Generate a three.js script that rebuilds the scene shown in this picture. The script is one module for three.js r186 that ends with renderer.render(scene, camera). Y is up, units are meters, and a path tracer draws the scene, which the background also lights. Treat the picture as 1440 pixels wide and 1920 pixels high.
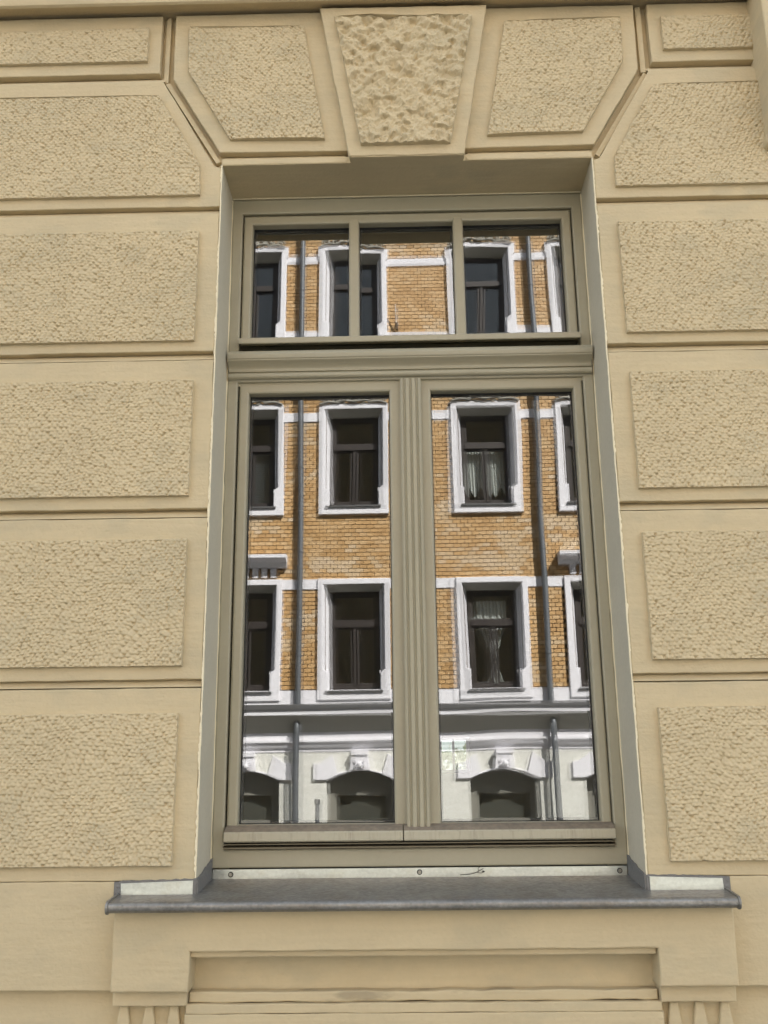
import * as THREE from 'three';
import { mergeGeometries, mergeVertices, toCreasedNormals } from 'three/addons/utils/BufferGeometryUtils.js';
import { RoundedBoxGeometry } from 'three/addons/geometries/RoundedBoxGeometry.js';

// ------------------------------------------------------------------ camera, sky, sun, exposure
const scene = new THREE.Scene();
const camera = new THREE.PerspectiveCamera(56.145, 0.75, 0.05, 600);
camera.rotation.order = 'YXZ';
const rad = d => d * Math.PI / 180;
camera.position.set(-0.0358, 1.75, 2.586);
camera.rotation.set(rad(14.909), rad(1.008), rad(-0.644));
scene.add(camera);

const SUN = new THREE.Vector3(0.85, 1.3, -1.0).normalize();
{
  const w = 256, h = 128, data = new Float32Array(w * h * 4);
  for (let j = 0; j < h; j++) for (let i = 0; i < w; i++) {
    const el = ((j + 0.5) / h - 0.5) * Math.PI, az = ((i + 0.5) / w - 0.5) * 2 * Math.PI;
    const s = Math.max(0, Math.sin(el)), k = Math.pow(1 - s, 2.6);
    const d = new THREE.Vector3(Math.cos(el) * Math.cos(az), Math.sin(el), Math.cos(el) * Math.sin(az));
    const g = Math.pow(Math.max(0, d.dot(SUN)), 6) * 0.25;
    const o = (j * w + i) * 4;
    data[o] = 0.205 + 0.21 * k + g; data[o + 1] = 0.240 + 0.195 * k + g; data[o + 2] = 0.290 + 0.15 * k + g; data[o + 3] = 1;
    if (el < 0) { data[o] = 0.25; data[o + 1] = 0.25; data[o + 2] = 0.25; }
  }
  const sky = new THREE.DataTexture(data, w, h, THREE.RGBAFormat, THREE.FloatType);
  sky.mapping = THREE.EquirectangularReflectionMapping; sky.magFilter = THREE.LinearFilter; sky.needsUpdate = true;
  scene.background = sky; scene.environment = sky;
}
const sun = new THREE.DirectionalLight(new THREE.Color(1, 0.965, 0.90), 5.0);
sun.position.copy(SUN).multiplyScalar(60).add(new THREE.Vector3(0, 5, 9)); sun.target.position.set(0, 5, 9);
sun.castShadow = true; sun.shadow.mapSize.set(4096, 4096);
Object.assign(sun.shadow.camera, { left: -22, right: 22, top: 22, bottom: -22, near: 1, far: 140 });
scene.add(sun, sun.target);

const renderer = new THREE.WebGLRenderer({ antialias: true });
renderer.toneMapping = THREE.LinearToneMapping;
renderer.toneMappingExposure = 5.0;
renderer.shadowMap.enabled = true;

// ------------------------------------------------------------------ random, noise, textures
let seed = 12345;
const rnd = () => { seed = (seed * 1664525 + 1013904223) >>> 0; return seed / 4294967296; };
const hash = (x, y, s = 0) => { let h = Math.imul(x | 0, 374761393) + Math.imul(y | 0, 668265263) + Math.imul(s | 0, 1442695041); h = Math.imul(h ^ (h >>> 13), 1274126177); h ^= h >>> 16; h = Math.imul(h, 2246822519); return ((h ^ (h >>> 13)) >>> 0) / 4294967296; };
const fade = t => t * t * (3 - 2 * t);
function vnoise(x, y, s = 0, px = 0, py = 0) {
  const xi = Math.floor(x), yi = Math.floor(y), u = fade(x - xi), v = fade(y - yi);
  const m = (a, p) => p ? ((a % p) + p) % p : a;
  const a = hash(m(xi, px), m(yi, py), s), b = hash(m(xi + 1, px), m(yi, py), s), c = hash(m(xi, px), m(yi + 1, py), s), d = hash(m(xi + 1, px), m(yi + 1, py), s);
  return a + (b - a) * u + (c - a) * v + (a - b - c + d) * u * v;
}
function fbm(x, y, s = 0, oct = 4, px = 0, py = 0) {
  let r = 0, a = 0.5, t = 0;
  for (let i = 0; i < oct; i++) { r += a * vnoise(x, y, s + i * 17, px, py); t += a; a *= 0.5; x *= 2; y *= 2; px *= 2; py *= 2; }
  return r / t;
}
function tex(n, fn, srgb, m = null, perMetre = 1, perMetreV = perMetre) {      // fn(u, v in 0..1) -> [r,g,b] 0..1 linear, tileable
  const [w, h] = Array.isArray(n) ? n : [n, n], d = new Uint8Array(w * h * 4);
  const enc = v => Math.round(255 * Math.min(1, Math.max(0, srgb ? (v <= 0.0031308 ? v * 12.92 : 1.055 * Math.pow(v, 1 / 2.4) - 0.055) : v)));
  for (let j = 0; j < h; j++) for (let i = 0; i < w; i++) {
    const c = fn(i / w, j / h), o = (j * w + i) * 4;
    d[o] = enc(c[0]); d[o + 1] = enc(c[1]); d[o + 2] = enc(c[2]); d[o + 3] = 255;
  }
  const t = new THREE.DataTexture(d, w, h); t.wrapS = t.wrapT = THREE.RepeatWrapping; t.magFilter = THREE.LinearFilter; t.minFilter = THREE.LinearMipmapLinearFilter; t.generateMipmaps = true;
  if (srgb) t.colorSpace = THREE.SRGBColorSpace;
  t.repeat.set(perMetre, perMetreV); t.needsUpdate = true; return t;
}
const mul = (c, k) => [c[0] * k, c[1] * k, c[2] * k];
const mixc = (a, b, t) => [a[0] + (b[0] - a[0]) * t, a[1] + (b[1] - a[1]) * t, a[2] + (b[2] - a[2]) * t];

const STUCCO = [0.555, 0.458, 0.288];
const stuccoMap = tex(1024, (u, v) => {
  const big = fbm(u * 5, v * 5, 3, 4, 5, 5) - 0.5, fine = fbm(u * 90, v * 90, 9, 3, 90, 90) - 0.5, st = fbm(u * 4, v * 70, 21, 3, 4, 70) - 0.5;
  const spot = vnoise(u * 160, v * 160, 33, 160, 160) > 0.985 && vnoise(u * 12, v * 12, 37, 12, 12) > 0.62 ? 0.72 : 1;
  let c = mul(STUCCO, (1 + big * 0.13 + fine * 0.05 + st * 0.07) * spot);
  const grey = Math.max(0, fbm(u * 7, v * 11, 55, 4, 7, 11) - 0.56) * 1.6;
  return mixc(c, [0.41, 0.365, 0.25], Math.min(0.3, grey));
}, true, null, 1 / 0.83);
const dirtyMap = tex(1024, (u, v) => {
  const big = fbm(u * 5, v * 5, 3, 4, 5, 5) - 0.5, st = fbm(u * 5, v * 60, 121, 4, 5, 60) - 0.5, blot = Math.max(0, fbm(u * 9, v * 26, 127, 5, 9, 26) - 0.52) * 3.2;
  return mixc(mul(STUCCO, 0.97 + big * 0.14 + st * 0.16), [0.25, 0.205, 0.135], Math.min(0.55, blot));
}, true, null, 1 / 0.83);
const stuccoBump = tex(1024, (u, v) => {
  const g = 0.34 * fbm(u * 120, v * 120, 5, 3, 120, 120) + 0.4 * fbm(u * 14, v * 90, 7, 3, 14, 90) + 0.26 * fbm(u * 22, v * 30, 11, 3, 22, 30); return [g, g, g];
}, false, null, 1 / 0.83);
const grainBump = tex(512, (u, v) => { const g = fbm(u * 64, v * 64, 5, 4, 64, 64); return [g, g, g]; }, false, null, 1 / 0.35);
const paintMap = tex(512, (u, v) => {
  const k = 1 + (fbm(u * 6, v * 6, 2, 4, 6, 6) - 0.5) * 0.09 + (fbm(u * 90, v * 90, 4, 2, 90, 90) - 0.5) * 0.05; return mul([0.345, 0.314, 0.222], k);
}, true, null, 1 / 0.6);
const dirtyPaintMap = tex(512, (u, v) => {
  const drip = Math.max(0, fbm(u * 120, v * 12, 41, 3, 120, 12) - 0.52) * 1.2, k = 1 + (fbm(u * 6, v * 6, 2, 4, 6, 6) - 0.5) * 0.1;
  return mixc(mul([0.42, 0.385, 0.285], k), [0.20, 0.16, 0.11], Math.min(0.4, drip));
}, true, null, 1 / 0.6);
const dustMap = tex(512, (u, v) => {
  const k = fbm(u * 60, v * 60, 61, 4, 60, 60), b = fbm(u * 9, v * 9, 66, 3, 9, 9); return mul([0.21, 0.172, 0.125], 0.7 + 0.5 * k + 0.25 * (b - 0.5));
}, true, null, 1 / 0.6);
const greyMap = tex(512, (u, v) => { const k = 1 + (fbm(u * 5, v * 5, 71, 4, 5, 5) - 0.5) * 0.1 + (fbm(u * 80, v * 80, 72, 2, 80, 80) - 0.5) * 0.08; return mul([0.54, 0.49, 0.375], k); }, true, null, 1 / 0.6);
const zincMap = tex(1024, (u, v) => {
  const a = fbm(u * 8, v * 8, 81, 5, 8, 8), b = fbm(u * 110, v * 110, 83, 3, 110, 110), c = Math.max(0, fbm(u * 14, v * 14, 85, 4, 14, 14) - 0.52);
  let q = mul([0.235, 0.230, 0.215], 0.55 + 0.42 * a + 0.55 * b); return mixc(q, [0.20, 0.175, 0.14], Math.min(0.4, c * 1.6));
}, true, null, 1 / 0.7);
const zincRough = tex(512, (u, v) => { const a = 0.42 + 0.45 * fbm(u * 50, v * 50, 87, 4, 50, 50); return [a, a, a]; }, false, null, 1 / 0.5);
const newZincMap = tex(512, (u, v) => {
  const a = fbm(u * 6, v * 26, 91, 4, 6, 26), b = fbm(u * 70, v * 70, 93, 3, 70, 70); return mixc(mul([0.50, 0.52, 0.49], 0.72 + 0.35 * a + 0.2 * b), [0.38, 0.36, 0.28], Math.max(0, fbm(u * 16, v * 16, 95, 4, 16, 16) - 0.6) * 1.4);
}, true, null, 1 / 0.4);
const whiteMap = tex(512, (u, v) => { const k = 1 + (fbm(u * 8, v * 8, 101, 5, 8, 8) - 0.5) * 0.08; return mul([0.66, 0.655, 0.685], k); }, true, null, 1 / 1.7);
const creamMap = tex(512, (u, v) => { const k = 1 + (fbm(u * 60, v * 60, 103, 4, 60, 60) - 0.5) * 0.5; return mul([0.635, 0.635, 0.585], k); }, true, null, 1 / 1.7);
const roadMap = tex(512, (u, v) => { const k = 0.8 + 0.4 * fbm(u * 90, v * 90, 111, 3, 90, 90); return mul([0.075, 0.073, 0.07], k); }, true, null, 1 / 2.1);
const paveMap = tex(512, (u, v) => { const k = 0.8 + 0.4 * fbm(u * 30, v * 30, 113, 4, 30, 30); return mul([0.15, 0.145, 0.135], k); }, true, null, 1 / 2.1);

const std = o => new THREE.MeshStandardMaterial(o), phy = o => new THREE.MeshPhysicalMaterial(o), lin = (r, g, b) => new THREE.Color().setRGB(r, g, b);
const M = {
  stucco: std({ map: stuccoMap, bumpMap: stuccoBump, bumpScale: 0.0022, roughness: 0.88 }),
  dirty: std({ map: dirtyMap, bumpMap: stuccoBump, bumpScale: 0.0022, roughness: 0.9 }),
  rough: std({ map: stuccoMap, bumpMap: grainBump, bumpScale: 0.0007, roughness: 0.92 }),
  grey: std({ map: greyMap, bumpMap: grainBump, bumpScale: 0.0006, roughness: 0.8 }),
  bare: std({ color: lin(0.78, 0.70, 0.50), bumpMap: grainBump, bumpScale: 0.001, roughness: 0.9 }),
  paint: phy({ map: paintMap, roughness: 0.42, bumpMap: grainBump, bumpScale: 0.00012, clearcoat: 0.12, clearcoatRoughness: 0.35 }),
  dirtyPaint: std({ map: dirtyPaintMap, roughness: 0.6, bumpMap: grainBump, bumpScale: 0.0003 }),
  dust: std({ map: dustMap, roughness: 0.9, bumpMap: grainBump, bumpScale: 0.0008 }),
  gasket: std({ color: lin(0.012, 0.012, 0.011), roughness: 0.6 }),
  alu: std({ color: lin(0.16, 0.14, 0.10), roughness: 0.45, metalness: 0.7 }),
  zinc: std({ map: zincMap, roughnessMap: zincRough, roughness: 0.62, metalness: 0.55, bumpMap: grainBump, bumpScale: 0.0009 }),
  newZinc: std({ map: newZincMap, roughness: 0.33, metalness: 0.95, bumpMap: grainBump, bumpScale: 0.0003 }),
  sealant: std({ color: lin(0.17, 0.165, 0.155), roughness: 0.7, bumpMap: grainBump, bumpScale: 0.002 }),
  steel: std({ color: lin(0.30, 0.29, 0.26), roughness: 0.35, metalness: 1 }),
  glass: phy({ color: lin(1, 1, 1), transmission: 1, thickness: 0, roughness: 0, ior: 2.3 }), glassIn: phy({ color: lin(0.97, 0.985, 0.975), transmission: 1, thickness: 0, roughness: 0, ior: 1.75 }),
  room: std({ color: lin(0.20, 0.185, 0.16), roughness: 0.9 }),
  oppRoom: std({ color: lin(0.42, 0.40, 0.36), roughness: 0.9 }), panel: std({ color: lin(0.17, 0.165, 0.14), roughness: 0.6 }),
  white: std({ map: whiteMap, roughness: 0.75 }),
  cream: std({ map: creamMap, bumpMap: grainBump, bumpScale: 0.006, roughness: 0.9 }),
  mortar: std({ color: lin(0.085, 0.052, 0.03), roughness: 0.95 }),
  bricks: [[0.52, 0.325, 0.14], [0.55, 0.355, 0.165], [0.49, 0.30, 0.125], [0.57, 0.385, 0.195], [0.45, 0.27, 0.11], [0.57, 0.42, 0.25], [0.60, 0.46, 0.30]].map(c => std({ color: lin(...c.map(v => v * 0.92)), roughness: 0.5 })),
  brown: std({ color: lin(0.027, 0.021, 0.018), roughness: 0.5 }),
  oppGlass: phy({ color: lin(0.92, 0.94, 0.93), transmission: 1, thickness: 0, roughness: 0, ior: 1.7 }),
  rearGlass: phy({ color: lin(0.55, 0.58, 0.55), transmission: 1, thickness: 0, roughness: 0, ior: 1.5 }),
  pipe: std({ color: lin(0.125, 0.135, 0.145), roughness: 0.5, metalness: 0.4 }),
  flashing: std({ color: lin(0.10, 0.10, 0.10), roughness: 0.6, metalness: 0.3 }),
  curtain: phy({ color: lin(0.85, 0.85, 0.84), roughness: 1, transmission: 0.3, thickness: 0, side: THREE.DoubleSide }),
  render: std({ color: lin(0.33, 0.32, 0.28), roughness: 0.9 }),  // white trim in a darker tone, with its shade put into the colour
  dimSheet: std({ color: lin(0.075, 0.072, 0.062), roughness: 0.9 }),
  slat: std({ color: lin(0.45, 0.47, 0.5), roughness: 0.6 }),
  roof: std({ color: lin(0.25, 0.09, 0.05), roughness: 0.85 }),
  road: std({ map: roadMap, roughness: 0.9 }), pave: std({ map: paveMap, roughness: 0.9 }), kerb: std({ color: lin(0.3, 0.29, 0.27), roughness: 0.85 }),
  ground: std({ color: lin(0.12, 0.12, 0.1), roughness: 1 }),
};

// ------------------------------------------------------------------ geometry helpers
function uvBox(g) {                                                     // uv in metres from the dominant axis of each face
  g = g.index ? g.toNonIndexed() : g;
  const p = g.attributes.position, uv = new Float32Array(p.count * 2), a = new THREE.Vector3(), b = new THREE.Vector3(), c = new THREE.Vector3();
  for (let i = 0; i < p.count; i += 3) {
    a.fromBufferAttribute(p, i); b.fromBufferAttribute(p, i + 1); c.fromBufferAttribute(p, i + 2);
    const n = b.clone().sub(a).cross(c.clone().sub(a)), x = Math.abs(n.x), y = Math.abs(n.y), z = Math.abs(n.z);
    [a, b, c].forEach((q, k) => { const o = (i + k) * 2; if (z >= x && z >= y) { uv[o] = q.x; uv[o + 1] = q.y; } else if (x >= y) { uv[o] = q.z + 0.37; uv[o + 1] = q.y; } else { uv[o] = q.x; uv[o + 1] = q.z + 0.19; } });
  }
  g.setAttribute('uv', new THREE.BufferAttribute(uv, 2)); if (!g.attributes.normal) g.computeVertexNormals();
  return g;
}
function part(name, geos, mat, parent) {
  geos = (Array.isArray(geos) ? geos : [geos]).map(g => { const h = uvBox(g); for (const k of Object.keys(h.attributes)) if (!['position', 'normal', 'uv'].includes(k)) h.deleteAttribute(k); return h; });
  const m = new THREE.Mesh(geos.length > 1 ? mergeGeometries(geos) : geos[0], mat); m.name = name; m.castShadow = m.receiveShadow = true; parent.add(m); return m;
}
const box = (x0, x1, y0, y1, z0, z1) => new THREE.BoxGeometry(x1 - x0, y1 - y0, z1 - z0).translate((x0 + x1) / 2, (y0 + y1) / 2, (z0 + z1) / 2);
const rbox = (x0, x1, y0, y1, z0, z1, r = 0.004) => new RoundedBoxGeometry(x1 - x0, y1 - y0, z1 - z0, 2, r).translate((x0 + x1) / 2, (y0 + y1) / 2, (z0 + z1) / 2);
const shapeOf = (pts, holes = []) => { const s = new THREE.Shape(pts.map(p => new THREE.Vector2(...p))); for (const h of holes) s.holes.push(new THREE.Path(h.map(p => new THREE.Vector2(...p)))); return s; };
const rect = (x0, x1, y0, y1) => [[x0, y0], [x1, y0], [x1, y1], [x0, y1]];
function slab(pts, z0, z1, bevel = 0, holes = []) {                     // outline in x, y; from z0 to z1
  const o = bevel ? { depth: z1 - z0 - 2 * bevel, bevelEnabled: true, bevelSize: bevel, bevelOffset: -bevel, bevelThickness: bevel, bevelSegments: 2 } : { depth: z1 - z0, bevelEnabled: false };
  return new THREE.ExtrudeGeometry(shapeOf(pts, holes), o).translate(0, 0, z0 + bevel);
}
function wobble(pts, amp = 0.0009, step = 0.022, s = 1) {               // hand-drawn plaster edges: an outline that is not quite straight
  const out = [];
  pts.forEach((a, i) => {
    const b = pts[(i + 1) % pts.length], l = Math.hypot(b[0] - a[0], b[1] - a[1]), n = Math.max(1, Math.round(l / step)), nx = (b[1] - a[1]) / l, ny = -(b[0] - a[0]) / l;
    for (let k = 0; k < n; k++) { const t = k / n, x = a[0] + (b[0] - a[0]) * t, y = a[1] + (b[1] - a[1]) * t, d = k ? ((vnoise(x * 55, y * 55, s) - 0.5) + (vnoise(x * 14, y * 14, s + 5) - 0.5) * 1.3) * 2 * amp : 0; out.push([x + nx * d, y + ny * d]); }
  });
  return out;
}
function runX(profile, x0, x1, crease = 0.5) {                          // profile [[z, y], ...] swept along x
  const g = new THREE.ExtrudeGeometry(shapeOf(profile.map(([z, y]) => [z, y])), { depth: x1 - x0, bevelEnabled: false, curveSegments: 12 });
  const p = g.attributes.position;
  for (let i = 0; i < p.count; i++) { const z = p.getX(i), y = p.getY(i), x = p.getZ(i) + x0; p.setXYZ(i, x, y, z); }
  const n = g.index ? g.toNonIndexed() : g, q = n.attributes.position;
  for (let i = 0; i < q.count; i += 3) { const t = [q.getX(i + 1), q.getY(i + 1), q.getZ(i + 1)]; q.setXYZ(i + 1, q.getX(i + 2), q.getY(i + 2), q.getZ(i + 2)); q.setXYZ(i + 2, ...t); }
  n.deleteAttribute('normal'); n.deleteAttribute('uv');
  return toCreasedNormals(n, crease);
}
function strip(p0, p1, prof) {                                          // profile [[offset to the left of p0->p1, z], ...] swept along a line in the wall plane
  const dx = p1[0] - p0[0], dy = p1[1] - p0[1], l = Math.hypot(dx, dy), g = new THREE.ExtrudeGeometry(shapeOf(prof), { depth: l, bevelEnabled: false });
  const m = new THREE.Matrix4().makeBasis(new THREE.Vector3(-dy / l, dx / l, 0), new THREE.Vector3(0, 0, 1), new THREE.Vector3(dx / l, dy / l, 0)); m.setPosition(p0[0], p0[1], 0);
  return g.applyMatrix4(m);
}
const tube = (pts, r, n = 24, k = 8) => new THREE.TubeGeometry(new THREE.CatmullRomCurve3(pts.map(p => new THREE.Vector3(...p))), n, r, k, false);
const group = (name, parent) => { const g = new THREE.Group(); g.name = name; parent.add(g); return g; };
const tag = (o, label, category, grp, kind) => { if (label) o.userData.label = label; if (category) o.userData.category = category; if (grp) o.userData.group = grp; if (kind) o.userData.kind = kind; return o; };

// convex outline -> relief sheet with a skirt down to zBase
function relief(poly, zBase, h, step, stepY = step) {
  const ys = poly.map(p => p[1]), y0 = Math.min(...ys), y1 = Math.max(...ys);
  const span = y => { let a = 1e9, b = -1e9; poly.forEach((p, i) => { const q = poly[(i + 1) % poly.length]; if ((p[1] - y) * (q[1] - y) <= 0 && p[1] !== q[1]) { const x = p[0] + (q[0] - p[0]) * (y - p[1]) / (q[1] - p[1]); a = Math.min(a, x); b = Math.max(b, x); } }); return [a, b]; };
  const xs = poly.map(p => p[0]), nx = Math.ceil((Math.max(...xs) - Math.min(...xs)) / step), ny = Math.ceil((y1 - y0) / stepY), pos = [], uv = [], idx = [], W = nx + 3;
  for (let j = -1; j <= ny + 1; j++) for (let i = -1; i <= nx + 1; i++) {
    const jj = Math.min(ny, Math.max(0, j)), ii = Math.min(nx, Math.max(0, i));
    let y = y0 + (y1 - y0) * Math.min(0.99999, Math.max(0.00001, jj / ny)); const [a, b] = span(y); let x = a + (b - a) * ii / nx;
    const skirt = j !== jj || i !== ii;
    const ex = (ii === 0 ? -1 : ii === nx ? 1 : 0) * (vnoise(y * 90, x * 3, 8) - 0.5) * 0.0018, ey = (jj === 0 ? -1 : jj === ny ? 1 : 0) * (vnoise(x * 90, y * 3, 9) - 0.5) * 0.002;
    const z = skirt ? zBase : h(x, y); x += ex; y += ey;
    pos.push(x, y, z); uv.push(x, y);
  }
  for (let j = 0; j < ny + 2; j++) for (let i = 0; i < nx + 2; i++) { const a = j * W + i, b = a + 1, c = a + W, d = c + 1; idx.push(a, b, d, a, d, c); }
  const g = new THREE.BufferGeometry(); g.setAttribute('position', new THREE.Float32BufferAttribute(pos, 3)); g.setAttribute('uv', new THREE.Float32BufferAttribute(uv, 2)); g.setIndex(idx); g.computeVertexNormals(); return g;
}
function scales(x, y) {                                                 // tooled plaster: overlapping dabs, flat above and steep below
  const wx = x + (vnoise(x * 11, y * 11, 201) - 0.5) * 0.022 + 0.18 * y, wy = y + (vnoise(x * 11, y * 11, 203) - 0.5) * 0.022;
  const cx = 0.0142, cy = 0.0092, iy0 = Math.floor(wy / cy); let best = 0;
  for (let dj = -2; dj <= 2; dj++) {
    const jy = iy0 + dj, off = (jy & 1) * 0.5, ix0 = Math.floor(wx / cx - off);
    for (let di = -1; di <= 1; di++) {
      const ix = ix0 + di, px = (ix + 0.5 + off + (hash(ix, jy, 211) - 0.5) * 0.42) * cx, py = (jy + 0.5 + (hash(ix, jy, 212) - 0.5) * 0.36) * cy;
      const s = 0.86 + 0.3 * hash(ix, jy, 213), ex = (wx - px) / (0.0084 * s), d = wy - py, ey = d > 0 ? d / (0.0100 * s) : d / (0.0042 * s), q = ex * ex + ey * ey;
      if (q < 1) best = Math.max(best, (0.74 + 0.32 * hash(ix, jy, 214)) * Math.sqrt(1 - q));
    }
  }
  return best;
}
const roughPanelH = (x, y) => 0.0062 + 0.0078 * scales(x, y) + 0.002 * (fbm(x * 9, y * 9, 231, 3) - 0.5);
function rubbleH(x, y) {                                                // chiselled face: small tilted facets with pits between them
  const wx = x + (vnoise(x * 40, y * 40, 241) - 0.5) * 0.014, wy = y + (vnoise(x * 40, y * 40, 242) - 0.5) * 0.014, c = 0.027, ix = Math.floor(wx / c), iy = Math.floor(wy / c);
  let d1 = 9, d2 = 9, h1 = 0, h2 = 0;
  for (let j = -1; j <= 1; j++) for (let i = -1; i <= 1; i++) {
    const a = ix + i, b = iy + j, px = (a + hash(a, b, 243)) * c, py = (b + hash(a, b, 244)) * c, d = Math.hypot(wx - px, wy - py) / c;
    const h = (hash(a, b, 245) - 0.5) * 0.010 + (hash(a, b, 246) - 0.5) * 0.5 * (wx - px) + (hash(a, b, 247) - 0.66) * 0.8 * (wy - py);
    if (d < d1) { d2 = d1; h2 = h1; d1 = d; h1 = h; } else if (d < d2) { d2 = d; h2 = h; }
  }
  const t = Math.min(1, (d2 - d1) / 0.42), pit = Math.max(0, 0.40 - vnoise(x * 27 + y * 8, y * 30, 260)) * 0.045;
  return 0.047 + h1 * (0.5 + 0.5 * t) + h2 * (0.5 - 0.5 * t) - pit + 0.014 * (fbm(x * 62, y * 62, 270, 4) - 0.5) + 0.0055 * (vnoise(x * 210, y * 210, 277) - 0.5);
}

// ================================================================== SETTING: street
const GY = -1.0;
tag(part('ground', box(-250, 250, GY - 0.3, GY - 0.02, -250, 250), M.ground, scene), 'dark open ground running out beyond the two rows of houses', null, null, 'structure');
tag(part('road', box(-60, 60, GY - 0.02, GY, 2.7, 13.6), M.road, scene), 'dark asphalt road between the two house fronts', null, null, 'structure');
tag(part('pavement', box(-60, 60, GY - 0.02, GY + 0.12, 0.06, 2.55), M.pave, scene), 'grey pavement along the beige stucco house', null, null, 'structure');
tag(part('pavement_001', box(-60, 60, GY - 0.02, GY + 0.12, 13.75, 16.9), M.pave, scene), 'grey pavement along the ochre brick house', null, null, 'structure');
tag(part('kerb', rbox(-60, 60, GY - 0.02, GY + 0.125, 2.552, 2.698, 0.015), M.kerb, scene), 'stone kerb on the beige house side of the road', null, null, 'structure');
tag(part('kerb_001', rbox(-60, 60, GY - 0.02, GY + 0.125, 13.602, 13.748, 0.015), M.kerb, scene), 'stone kerb on the brick house side of the road', null, null, 'structure');

// ================================================================== THE BEIGE STUCCO HOUSE (wall plane z = 0, facing +z)
const house = group('stucco_house', scene);
tag(house, 'beige stucco house front with rusticated blocks around a tall taupe window', 'house');
const XO = 0.572, YB = 1.46, YT = 3.56, XL = 1.46, ZB = -0.031;
part('wall', [
  box(-9, -XO, GY - 0.02, 16.5, -0.5, ZB), box(XO, 9, GY - 0.02, 16.5, -0.5, ZB), box(-XO, XO, YT, 16.5, -0.5, ZB), box(-XO, XO, GY - 0.02, YB - 0.03, -0.5, ZB),
  box(-9, -XL, GY, 16.5, ZB, -0.001), box(XL, 9, GY, 16.5, ZB, -0.001), box(-XL, XL, 5.2, 16.5, ZB, -0.001), box(-XL, XL, GY, 0.9, ZB, -0.001),
  box(-9, -8.6, GY, 16.5, -9, -0.5), box(8.6, 9, GY, 16.5, -9, -0.5),
], M.stucco, house);
part('roof', slab([[-9.4, 16.5], [9.4, 16.5], [9.4, 16.7], [-9.4, 16.7]], -9.6, 0.45), M.roof, house);

const mirror = (pts, s) => s > 0 ? pts : pts.map(([x, y]) => [-x, y]).reverse();
const blockRows = [   // outline of the smooth margin, outline of the rough panel, for the right-hand side (x > 0)
  [[[0.782, 3.899], [XL, 3.899], [XL, 4.118], [0.782, 4.118]], [[0.820, 3.937], [1.42, 3.937], [1.42, 4.062], [0.820, 4.062]]],
  [[[0.574, 3.415], [XL, 3.415], [XL, 3.868], [0.769, 3.868], [0.594, 3.556], [0.574, 3.548]], [[0.634, 3.449], [1.42, 3.449], [1.42, 3.812], [0.776, 3.808], [0.637, 3.552]]],
  [rect(0.574, XL, 2.935, 3.389), rect(0.631, 1.42, 2.965, 3.326)],
  [rect(0.574, XL, 2.458, 2.908), rect(0.629, 1.42, 2.493, 2.841)],
  [rect(0.574, XL, 1.984, 2.431), rect(0.627, 1.42, 2.019, 2.368)],
  [rect(0.574, XL, 1.4785, 1.961), rect(0.631, 1.42, 1.514, 1.895)],
];
let ws = 300;
const margin = (poly, z0, z1, amp = 0.0008) => slab(wobble(poly, amp, 0.022, ws++), z0, z1, 0.0028);
for (const s of [-1, 1]) blockRows.forEach(([edge, panel]) => {
  const b = part('rustication_block', margin(mirror(edge, s), -0.04, 0), M.stucco, house);
  part('rough_panel', relief(mirror(panel, s), -0.004, roughPanelH, 0.0026, 0.0018), M.rough, b);
  b.children[0].geometry.attributes.uv.needsUpdate = true;
});
// grooves: a raised fillet with a thin dark slot under it
const fil = [[0, ZB - 0.004], [0.0225, ZB - 0.004], [0.0225, -0.026], [0.015, -0.017], [0, -0.0075]];
for (const s of [-1, 1]) {
  const g = [];
  for (const y of [3.3925, 2.9120, 2.4350, 1.9650]) g.push(s < 0 ? strip([-XL, y], [-0.5735, y], fil) : strip([0.5735, y], [XL, y], fil));
  g.push(s < 0 ? strip([-XL, 3.8725], [-0.765, 3.8725], fil) : strip([0.765, 3.8725], [XL, 3.8725], fil));
  const side = [[-0.005, ZB - 0.004], [0.012, ZB - 0.004], [0.011, -0.016], [-0.004, -0.012]];
  g.push(strip([s * 0.760, 3.872], [s * 0.760, 4.12], side), strip([s * 0.760, 3.868], [s * 0.588, 3.575], side));
  g.forEach(q => part('groove_fillet', q, M.stucco, house));
}
// arch stones over the window
for (const s of [-1, 1]) {
  const v = part('voussoir', margin(mirror([[0.178, 3.600], [0.580, 3.604], [0.7365, 3.874], [0.7395, 4.118], [0.258, 4.118]], s), -0.04, 0), M.stucco, house);
  part('rough_panel', relief(mirror([[0.2525, 3.638], [0.547, 3.643], [0.688, 3.896], [0.692, 4.064], [0.322, 4.057]], s), -0.004, roughPanelH, 0.0026, 0.0018), M.rough, v);
  part('lintel_lip', [slab(wobble(s > 0 ? rect(0.183, XO - 0.001, YT - 0.001, 3.573) : rect(-XO + 0.001, -0.183, YT - 0.001, 3.573), 0.0008, 0.02, ws++), -0.04, -0.001, 0.003), s < 0 ? strip([-0.57, 3.578], [-0.19, 3.578], fil) : strip([0.19, 3.578], [0.57, 3.578], fil)], M.stucco, house);
}
const key = part('keystone', margin([[-0.174, 3.5605], [0.176, 3.5595], [0.265, 4.104], [-0.268, 4.106]], -0.05, 0.03, 0.0011), M.stucco, house);
part('rough_panel', relief([[-0.139, 3.594], [0.136, 3.594], [0.217, 4.054], [-0.221, 4.060]], 0.025, rubbleH, 0.0026), M.rough, key);
part('string_course', runX([[-0.05, 4.126], [0.004, 4.127], [0.022, 4.120], [0.058, 4.108], [0.066, 4.112], [0.070, 4.135], [0.070, 4.18], [0.10, 4.21], [0.125, 4.26], [0.125, 4.32], [-0.05, 4.36]], -9, 9, 0.6), M.stucco, house);
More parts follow.
